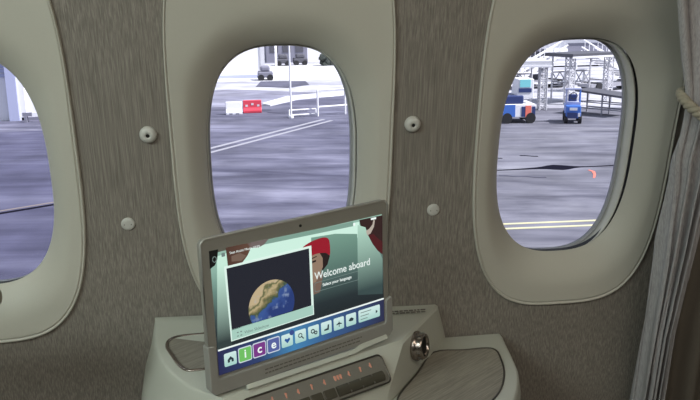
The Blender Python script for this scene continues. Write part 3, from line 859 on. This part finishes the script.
bm = bmesh.new(); bx(bm, -300, 300, 4, 420, GZ-.5, GZ)
tag(bmo('tarmac', bm, M_tarmac), 'lavender grey asphalt apron outside', kind='structure')
def patch(name, pts, m, h=.02, label=None, cat=None, kind='structure'):
    bm = bmesh.new(); prism(bm, pts, lambda x, y: Vector((x, y, GZ-.05)), lambda x, y: Vector((x, y, GZ+h)))
    return tag(bmo(name, bm, m), label, cat, kind=kind)
patch('dark_pavement', [(-40, 10), (-3.6, 10), (-4.5, 30), (-6, 43.5), (-40, 42)], M_dpave, .008, 'darker asphalt stand outside the left window')
patch('grey_pavement', [(6.2, 10), (40, 10), (60, 46), (30, 43.5), (16, 46.5), (8.2, 40)], M_gpave, .008, 'greyer worn asphalt outside the right window')
patch('pale_road', [(-5, 51.5), (1.5, 52.2), (4.5, 55.0), (10.5, 59.0), (12, 70), (-8, 70)], M_proad, .010, 'paler road beyond the barriers')
patch('shadow_patch', [(1.9, 48.0), (3.0, 47.3), (4.4, 48.0), (4.8, 49.6), (3.6, 50.8), (2.4, 50.2)], M_shade_tar, .015, 'dark shadowed patch painted on the ground right of the red barrier block', 'tar mark', None)  # shaded ground put in as a darker patch
patch('far_pavement', [(-40, 66), (0, 64.5), (9.5, 57.5), (12, 62), (14, 80), (140, 80), (140, 200), (-60, 200)], M_midconc, .02, 'pale far pavement')
patch('far_pavement_strip', [(-1.6, 72.5), (12, 71.5), (20, 95), (-3, 95)], M_concrete, .04, 'pale concrete strip')
patch('island_shadow', [(1.8, 66.5), (4.5, 64.5), (6.4, 67.0), (6.4, 70.5), (2.4, 71.5)], M_shade_tar, .06, 'dark oval shadow of a kerb island, painted on the pavement')  # the island's shadow, laid down as a darker oval
patch('kerb_strip', [(1.8, 53.0), (3.8, 57.4), (9.8, 61.0), (9.8, 58.2), (4.4, 55.2), (2.3, 51.7)], M_concrete, .08, 'white concrete kerb strip')
patch('stand_pavement', [(16, 46.5), (30, 43.5), (60, 60), (60, 82), (22, 82), (17, 60)], M_midconc, .02, 'pale pavement beneath the shelters')
def line(name, a, b, w_, m, label, h=.02):
    a, b = Vector((*a, 0)), Vector((*b, 0)); d = (b-a).normalized(); n = Vector((-d.y, d.x, 0))*w_/2
    return patch(name, [tuple((p+q).xy) for p, q in ((a, -n), (b, -n), (b, n), (a, n))], m, h, label, 'road marking', None)
line('road_marking', (4.3, 19.85), (13.0, 19.40), .13, M_yellow, 'farther yellow line of the double line low in the right window')
line('road_marking', (4.3, 19.35), (13.0, 18.90), .13, M_yellow, 'nearer yellow line of the double line low in the right window')
line('road_marking', (-3.4, 32.2), (5.0, 44.0), .22, M_wline, 'farther white line of the diagonal pair crossing the centre window')
line('road_marking', (-2.9, 31.7), (5.4, 43.4), .20, M_wline, 'nearer white line of the diagonal pair crossing the centre window')
line('road_marking', (-10.5, 22.6), (-4.0, 26.7), .13, M_oline, 'worn brownish line crossing the left window')
line('road_marking', (-10.5, 22.2), (-4.0, 26.3), .20, M_crack, 'dark line beside the worn brownish line in the left window')
# bitumen joint with its patch
jp = []
random.seed(5)
top, botm = [], []
for i in range(41):
    x = 7+ i*.28; y = 27.35 - .02*(x-10) + .05*math.sin(x*1.7)
    bul = .36*math.exp(-((x-12.35)/.50)**2) + .08*math.exp(-((x-11.8)/.9)**2)
    top.append((x, y+.07+bul*1.1)); botm.append((x, y-.06-bul*1.1))
patch('bitumen_joint', top+botm[::-1], M_crack, .02, 'dark crooked tar joint with a wide blot, in the right window', 'tar joint', None)
m2 = [(13.20, 26.6), (13.22, 26.3), (13.05, 25.8), (12.75, 25.2), (12.83, 25.2), (13.15, 25.8), (13.34, 26.3), (13.28, 26.6)]
patch('reflection_mark', m2, M_rpink, .02, 'small curved orange-red glass reflection, drawn on the apron in the right window', 'road marking', None)  # streak reflected in the glass, drawn as a coloured shape on the ground
for i, (x0, y0, n_) in enumerate([(9.6, 26.4, 7), (10.2, 30.1, 3), (11.8, 30.2, 3)]):
    pts = [(x0+.22*k, y0-.10*k+.06*math.sin(k*2)) for k in range(n_+1)]
    patch('tar_streak', pts+[(x, y-.13) for x, y in pts[::-1]], M_crack if n_ == 3 else M_shade_tar, .02,
          ['faint curved tar streak just below the tar joint in the right window', 'short dark tar fleck above the joint, left one', 'short dark tar fleck above the joint, right one'][i], 'tar mark', None)

# --- left window: hangar and barrier bar
hg = empty('hangar', (-13, 48, GZ)); tag(hg, 'white sunlit hangar with bluish pillar and ribbed door in the left window', 'building')
def part(name, m, par, boxes, bev=0):
    bm = bmesh.new()
    for b in boxes: bx(bm, *b)
    o = bmo(name, bm, m, par)
    if bev: bevel(o, bev)
    return o
part('wall', M_white, hg, [(-20, 5.5, .6, 8, 0, 11)])
part('pillar', M_bluew, hg, [(-.45, .12, .1, .7, 0, 11)])
part('ribbed_door', M_bluew, hg, [(-8, -.5, .35, .6, 2.6+k*.28, 2.8+k*.28) for k in range(24)])
part('door_leaf', M_white, hg, [(-8, -.5, .45, .62, 0, 10)])
part('pillar_cap', M_white, hg, [(.12, .5, .3, .7, 0, 11)])
part('foot_plinth', M_bgrey, hg, [(.2, 5.6, .3, .7, 0, .18)])
bb = empty('barrier_bar', (-12.1, 47.4, GZ)); tag(bb, 'low red and white barrier bar in front of the hangar in the left window', 'barrier')
for k in range(5):
    part('bar_section', (M_redp, M_white)[k % 2] if k != 0 else M_bgrey, bb, [(-.4+k*.55, .15+k*.55, -.1, .1, .34, .56)])
part('foot', M_bgrey, bb, [(-.3, -.15, -.2, .2, 0, .35)]); part('foot', M_bgrey, bb, [(2.0, 2.15, -.2, .2, 0, .35)])

# --- centre window
tb = empty('terminal_building', (-4, 76, GZ)); tag(tb, 'tall white building at the upper left of the centre window', 'building')
part('wall', M_white, tb, [(-14, 6.6, 0, 12, 0, 14)]); part('pillar', M_offw, tb, [(6.6, 7.0, -.1, .5, 0, 14)]); part('base_shadow', M_bluew, tb, [(-14, 6.6, -.15, 0, 0, .35)])  # bluish strip along the base stands for the shadow line there
ob = empty('office_building', (4.2, 100, GZ)); tag(ob, 'hazy grey building with dark windows beyond the white poles', 'building')
part('wall', M_bgrey, ob, [(0, 5.2, 0, 8, 0, 14)])
for i in range(3):
    for j in range(3): part('window', M_dgrey, ob, [(.5+i*1.6, 1.5+i*1.6, -.06, .0, 1.3+j*1.5, 2.2+j*1.5)])
part('side_wing', M_white, ob, [(5.2, 7.6, .5, 7, 0, 14)])
for i, (x, y, w_, lab) in enumerate([(2.9, 73.2, 1.4, 'small dark parked car left of the white poles in the centre window'), (5.9, 94, 1.7, 'dark parked car just right of the thin far pole'), (8.0, 94.5, 1.7, 'dark parked car before the hazy grey building, nearest the bush')]):
    ce = empty('parked_car', (x, y, GZ)); tag(ce, lab, 'car')
    bm = bmesh.new(); bx(bm, -w_/2, w_/2, -.8, .8, .3, .85); bevel(bmo('car_body', bm, M_dgrey if i else M_bgrey, ce), .12, 2)
    bm = bmesh.new(); bx(bm, -w_*.32, w_*.3, -.7, .7, .85, 1.35); bevel(bmo('cabin', bm, M_dgrey if i else M_bgrey, ce), .15, 2)
    for sx in (-1, 1):
        bm = bmesh.new(); bar(bm, (sx*w_*.3, -.85, .3), (sx*w_*.3, .85, .3), .3, 14); bmo('wheels', bm, M_tyre, ce)
bu = bmesh.new()
for k in range(26):
    a = random.uniform(0, 2*PI); rr_ = random.uniform(0, 1.0)
    bmesh.ops.create_icosphere(bu, subdivisions=1, radius=random.uniform(.3, .55), matrix=Matrix.Translation((rr_*math.cos(a), .6*rr_*math.sin(a), random.uniform(.2, 1.5)*(1.15-rr_*.5))))
b_ = bmo('bush', bu, M_bush, loc=(11.0, 92, GZ)); tag(b_, 'dark bush at the upper right edge of the centre window', 'bush')
for nm, x, y, h_, r_, lab in (('light_pole', 4.75, 88, 12, .12, 'thin far white pole, the left one of two in the centre window'), ('light_pole', 3.22, 45.2, 5.2, .055, 'tall near white pole beside the railings in the centre window')):
    bm = bmesh.new(); bar(bm, (0, 0, 0), (0, 0, h_), r_, 10); bar(bm, (0, 0, 0), (0, 0, .12), r_*2.6, 10)
    tag(bmo(nm, bm, M_white, loc=(x, y, GZ)), lab, 'pole')
# water-filled barriers
def barrier(x, y, w_, h_, m, lab, stripe):
    e = empty('road_barrier', (x, y, GZ)); tag(e, lab, 'barrier')
    bm = bmesh.new()
    prism(bm, [(-.30, 0), (.30, 0), (.30, .2*h_), (.16, .42*h_), (.12, h_), (-.12, h_), (-.16, .42*h_), (-.30, .2*h_)], lambda a, b: Vector((-w_/2, a, b)), lambda a, b: Vector((w_/2, a, b)))
    bevel(bmo('barrier_block', bm, m, e), .03)
    if stripe:
        for k in range(3): part('white_patch', M_offw, e, [(-w_/2+.15+k*.36, -w_/2+.30+k*.36, -.165, -.13, h_*(.50+.12*(k % 2)), h_*(.66+.12*(k % 2)))])
    else:
        part('slot', M_bgrey, e, [(-.3, -.1, -.31, -.28, .03, .1)]); part('slot', M_bgrey, e, [(.1, .3, -.31, -.28, .03, .1)])
barrier(-.12, 47.9, 1.0, .78, M_white, 'white plastic barrier block standing left of the red one in the centre window', False)
barrier(1.02, 48.5, 1.15, .78, M_redp, 'red plastic barrier block with pale patches beside the white block', True)
# railings
def railing(name, pts, h_, lab, r_=.05, low=.35, m=None):
    m = m or M_white
    e = empty(name, (*pts[0], GZ)); tag(e, lab, 'railing'); o = Vector((*pts[0], 0))
    P = [Vector((*p, 0))-o for p in pts]
    for p in P:
        bm = bmesh.new(); bar(bm, p, p+Vector((0, 0, h_)), r_); bmo('post', bm, m, e)
    for a, b in zip(P, P[1:]):
        for zz in (h_, low):
            bm = bmesh.new(); bar(bm, a+Vector((0, 0, zz)), b+Vector((0, 0, zz)), r_*.9); bmo('rail', bm, m, e)
    return e
railing('tube_railing', [(4.85, 45.6), (6.6, 46.2), (8.4, 46.8)], 1.55, 'tall white tube railing at the right edge of the centre window', .06, .55)
railing('low_railing', [(3.12, 45.5), (4.75, 45.9)], .42, 'low white rail joining the near pole to the tall railing', .05, .12)

# --- right window: equipment
def lattice(bm, x, y, w_, h_, r_=.05, n=7):
    c = [(-w_/2, -w_/2), (w_/2, -w_/2), (w_/2, w_/2), (-w_/2, w_/2)]
    for a, b in c: bar(bm, (x+a, y+b, 0), (x+a, y+b, h_), r_, 6)
    for k in range(n):
        z0, z1 = h_*k/n, h_*(k+1)/n
        for i in range(4):
            a, b = c[i], c[(i+1) % 4]
            bar(bm, (x+a[0], y+a[1], z0), (x+b[0], y+b[1], z1), r_*.6, 6); bar(bm, (x+a[0], y+a[1], z1), (x+b[0], y+b[1], z1), r_*.6, 6)
def shelter(x, y, w_, d_, h_, th, mroof, lab, rz):
    e = empty('canopy_shelter', (x, y, GZ), (0, 0, rz)); tag(e, lab, 'shelter')
    for px in (0, w_):
        bm = bmesh.new(); lattice(bm, px, 0, .42, h_); bmo('lattice_post', bm, M_offw, e)
        bm = bmesh.new(); bar(bm, (px, d_, 0), (px, d_, h_), .07, 6); bmo('rear_post', bm, M_offw, e)
    part('roof', mroof, e, [(-.35, w_+.35, -.6, d_+.4, h_, h_+th)])
    part('roof_edge', M_white, e, [(-.38, w_+.38, -.66, -.60, h_-.05, h_+.06)])
    bm = bmesh.new()
    for k in range(5):
        a, b = w_*k/5, w_*(k+1)/5
        bar(bm, (a, d_, 1.1), (b, d_, 2.0), .035, 6); bar(bm, (a, d_, 2.0), (b, d_, 1.1), .035, 6)
    bar(bm, (0, d_, 1.1), (w_, d_, 1.1), .05, 6); bar(bm, (0, d_, 2.0), (w_, d_, 2.0), .05, 6); bar(bm, (0, 0, 1.4), (0, d_, 1.4), .05, 6); bar(bm, (w_, 0, 1.4), (w_, d_, 1.4), .05, 6)
    bmo('truss', bm, M_grey, e)
shelter(14.6, 45.6, 4.15, 3.0, 2.70, .32, M_offw, 'pale grey flat-roofed lattice shelter behind the blue service truck', math.radians(-8))
shelter(21.4, 47.2, 3.3, 1.7, 3.05, .22, M_dgrey, 'dark flat-roofed lattice shelter behind the small blue tractor', math.radians(18))
railing('white_fence', [(17.5, 53.2), (19.3, 53.8), (21.1, 54.4), (22.9, 55.0), (24.7, 55.6), (26.5, 56.2)], 1.5, 'nearer white tube fence behind the shelters in the right window', .09, .7)
railing('white_fence', [(20, 63), (22.5, 63.6), (25, 64.2), (27.5, 64.8), (30, 65.4), (33, 66)], 1.5, 'farther white tube fence behind the shelters in the right window', .10, .75)
def stairs(x, y, rz, lab, n_=11):
    e = empty('boarding_stairs', (x, y, GZ), (0, 0, rz)); tag(e, lab, 'stairs')
    part('chassis', M_grey, e, [(-2.6, 2.6, -.7, .7, .35, .6)])
    part('steps', M_offw, e, [(-2.5+k*.45, -2.05+k*.45, -.6, .6, .6+k*.2, .72+k*.2) for k in range(n_)])
    for s in (-1, 1):
        bm = bmesh.new()
        for q in (.5, 1.1): bar(bm, (-2.5, s*.65, .6+q), (-2.5+n_*.45, s*.65, .6+n_*.2+q), .06, 6)
        for k in range(n_): bar(bm, (-2.4+k*.45, s*.65, .6+k*.2), (-2.4+k*.45, s*.65, 1.7+k*.2), .03, 6)
        bmo('handrail', bm, M_white, e)
        prt = bmesh.new(); prism(prt, [(-2.6, .45), (2.4, 2.7), (2.4, 3.05), (-2.6, .8)], lambda a, b: Vector((a, s*.68, b)), lambda a, b: Vector((a, s*.72, b)))
        bmo('side_panel', prt, M_white, e)
    for sx in (-1.8, 1.8):
        bm = bmesh.new(); bar(bm, (sx, -.8, .35), (sx, .8, .35), .35, 14); bmo('wheels', bm, M_tyre, e)
stairs(28.3, 55.5, math.radians(200), 'white boarding stairs at the right edge of the right window')
stairs(23.6, 58.5, math.radians(15), 'white boarding stairs seen through the dark-roofed shelter')
# low white building / parked aircraft wing far behind
fb = empty('cargo_building', (40, 104, GZ)); tag(fb, 'long low white building far behind the shelters in the right window', 'building')
part('wall', M_white, fb, [(-10, 26, 0, 10, 0, 2.6)]); part('roof', M_offw, fb, [(-10.4, 26.4, -.6, 10.4, 2.6, 3.0)]); part('door_panel', M_bgrey, fb, [(6, 12, -.06, 0, 0, 1.5)]); part('door_panel', M_bgrey, fb, [(-6, -3, -.06, 0, 0, 2.)])
pk = empty('container_stack', (23.4, 60, GZ)); tag(pk, 'dark grey equipment frame above the pale-roofed shelter', 'equipment')
part('cargo_box', M_dgrey, pk, [(-1.8, 1.4, 0, 1.6, .3, 2.8)]); part('box_roof', M_bgrey, pk, [(-1.9, 1.5, -.1, 1.7, 2.8, 3.0)]); part('white_panel', M_white, pk, [(-.8, .4, -.06, 0, 1.3, 2.3)]); part('base', M_tyre, pk, [(-1.5, 1.2, .2, 1.4, 0, .3)])

# blue service truck with raised white cab
tk = empty('service_truck', (15.35, 40.0, GZ), (0, 0, math.radians(-6))); tk.scale = (.86, .86, .92); tag(tk, 'blue and white service truck with cyan windscreen at the left of the right window', 'truck')
bm = bmesh.new(); bx(bm, -1.15, .95, -.5, 1.6, .35, 1.15); bevel(bmo('body', bm, M_white, tk), .06)
part('body_panel', M_blue, tk, [(-1.12, -.35, -.53, -.5, .40, 1.12)]); part('body_panel', M_navy, tk, [(.05, .30, -.53, -.5, .40, 1.0)])
part('red_panel', M_rpink, tk, [(.30, .66, -.54, -.5, .38, 1.05)]); part('dark_panel', M_navy, tk, [(.72, .93, -.53, -.5, .45, 1.0)])
bm = bmesh.new(); bx(bm, -1.1, .2, -.4, 1.5, 1.15, 1.65); bevel(bmo('hood', bm, M_navy, tk), .08)
bm = bmesh.new()
prism(bm, [(-.35, 1.45), (.75, 1.45), (.75, 2.6), (-.25, 2.6)], lambda a, b: Vector((a+.1, -.3, b)), lambda a, b: Vector((a+.1, 1.2, b)))
cb = bevel(bmo('cab', bm, M_white, tk), .05)
part('windscreen', M_cyan, cb, [(-.05, .62, -.34, -.29, 2.12, 2.58)]); part('lower_window', M_navy, cb, [(-.12, .70, -.34, -.29, 1.82, 2.06)])
for x, y in ((-.85, -.5), (.65, -.5), (-.85, 1.4), (.65, 1.4)):
    bm = bmesh.new(); bar(bm, (x, y-.05, .32), (x, y+.2, .32), .32, 16); bmo('wheel', bm, M_tyre, tk)
# small blue tractor
tt = empty('baggage_tractor', (18.05, 39.0, GZ), (0, 0, math.radians(-20))); tag(tt, 'small blue tractor seen end-on in the middle of the right window', 'tractor')
bm = bmesh.new(); bx(bm, -.40, .40, -.35, 1.3, .30, .98); bevel(bmo('body', bm, M_blue, tt), .05)
part('grille', M_navy, tt, [(-.32, .20, -.38, -.35, .32, .62)]); part('licence_plate', M_white, tt, [(-.20, .20, -.385, -.35, .74, .88)]); part('lamp', M_white, tt, [(.24, .36, -.385, -.35, .4, .6)])
bm = bmesh.new(); bx(bm, -.38, .38, .2, 1.0, .98, 1.12); bmo('deck', bm, M_bluew, tt)
for s in (-1, 1):
    bm = bmesh.new(); bar(bm, (s*.36, .3, .98), (s*.36, .3, 1.8), .045); bmo('roof_post', bm, M_bluew if s < 0 else M_blue, tt)
bm = bmesh.new(); lathe(bm, [(.20, 0), (.20, .04), (.16, .04), (.16, 0)], 20, Matrix.Translation((.02, .25, 1.45)) @ Matrix.Rotation(PI/2.6, 4, 'X')); bmo('steering_wheel', bm, M_tyre, tt)
bm = bmesh.new(); bx(bm, -.22, .22, .6, .85, 1.1, 1.5); bevel(bmo('seat', bm, M_navy, tt), .05)
part('roof_bar', M_bluew, tt, [(-.42, .42, .2, .4, 1.78, 1.86)])
for x, y in ((-.36, -.1), (.36, -.1), (-.36, 1.1), (.36, 1.1)):
    bm = bmesh.new(); bar(bm, (x-.09, y, .28), (x+.09, y, .28), .28, 16); bmo('wheel', bm, M_tyre, tt)
# grey dolly
dl = empty('baggage_dolly', (21.35, 41.9, GZ), (0, 0, math.radians(-58))); tag(dl, 'grey tubular baggage dolly at the right edge of the right window', 'dolly')
bm = bmesh.new(); prism(bm, [(-1.6, 1.32), (1.6, 1.10), (1.6, 1.22), (-1.6, 1.44)], lambda a, b: Vector((a, -.8, b)), lambda a, b: Vector((a, .8, b))); bmo('deck', bm, M_dgrey, dl)
for x in (-1.5, 0, 1.5):
    for y in (-.4, .4):
        bm = bmesh.new(); bar(bm, (x, y, 0), (x, y, 1.2), .05, 8); bmo('leg', bm, M_grey, dl)
bm = bmesh.new()
for y in (-.4, .4): bar(bm, (-1.5, y, .35), (1.5, y, .35), .045, 6); bar(bm, (-1.5, y, .7), (1.5, y, .7), .035, 6)
bmo('side_rail', bm, M_grey, dl)

# ------------------------------------------------------------------ light
def area(name, loc, target, size, sizey, power, col):
    l = bpy.data.lights.new(name, 'AREA'); l.shape = 'RECTANGLE'; l.size = size; l.size_y = sizey; l.energy = power; l.color = col
    o = bpy.data.objects.new(name, l); C.objects.link(o); o.location = loc
    o.rotation_euler = (Vector(target)-Vector(loc)).to_track_quat('-Z', 'Y').to_euler()
    return o
area('overhead_area_light', (-1.25, -1.15, .84), (-.80, .0, -.15), 1.0, .6, 27, (.86, 1.0, .94))
area('overhead_area_light', (.7, -1.25, .84), (.5, -.2, -.3), 1.4, .6, 9.0, (1.0, .88, .72))
s = bpy.data.lights.new('sun', 'SUN'); s.energy = 7.2; s.angle = math.radians(.53); s.color = (1.0, .985, 1.0)
so = bpy.data.objects.new('sun', s); C.objects.link(so); so.rotation_euler = Vector((.60, -.27, .75)).to_track_quat('Z', 'Y').to_euler()
wd = bpy.data.worlds.new('sky'); bpy.context.scene.world = wd; wd.use_nodes = True
wd.node_tree.nodes['Background'].inputs[0].default_value = (.72, .80, 1.0, 1); wd.node_tree.nodes['Background'].inputs[1].default_value = .75

area('overhead_area_light', (-.5, -2.4, .80), (-.3, -.1, -.05), 2.0, .6, 13, (.98, 1.0, .95))  # unseen fill light added to brighten the tablet front and console
# ------------------------------------------------------------------ camera
cam = bpy.data.cameras.new('camera'); co = bpy.data.objects.new('camera', cam); C.objects.link(co)
cam.lens = 785.97*36/700; cam.sensor_width = 36; cam.clip_start = .02; cam.clip_end = 2000
def camrot():
    p_, y_, r_ = -.41721, -.15326, -.01392
    Rr = Matrix(((math.cos(r_), 0, math.sin(r_)), (0, 1, 0), (-math.sin(r_), 0, math.cos(r_))))
    return Matrix.Rotation(DELTA, 3, 'X') @ Matrix.Rotation(y_, 3, 'Z') @ Matrix.Rotation(p_, 3, 'X') @ Rr
Rm = camrot(); right, fwd, up = Rm.col[0], Rm.col[1], Rm.col[2]
M4 = Matrix((( right.x, up.x, -fwd.x, -.0811), (right.y, up.y, -fwd.y, -1.33742), (right.z, up.z, -fwd.z, .18573), (0, 0, 0, 1)))
co.matrix_world = M4
sc = bpy.context.scene; sc.camera = co
sc.view_settings.view_transform = 'Standard'; sc.view_settings.look = 'None'; sc.view_settings.gamma = 1; sc.view_settings.exposure = 0
try: sc.view_settings.use_curve_mapping = False
except Exception: pass

# ------------------------------------------------------------------ repeats share a group
for nm, g in (('domed_wall_cap', 'domed caps on the cabin wall'), ('flat_wall_cap', 'flat caps on the cabin wall'), ('road_barrier', 'barrier blocks on the apron'),
              ('parked_car', 'parked cars in the distance'), ('light_pole', 'white poles in the centre window'), ('white_fence', 'white fences behind the shelters'),
              ('canopy_shelter', 'lattice shelters in the right window'), ('boarding_stairs', 'boarding stairs in the right window'), ('road_marking', 'painted lines on the apron'), ('tar_streak', 'tar flecks on the apron')):
    for o in C.objects:
        if o.parent is None and o.name.split('.')[0] == nm: o['group'] = g
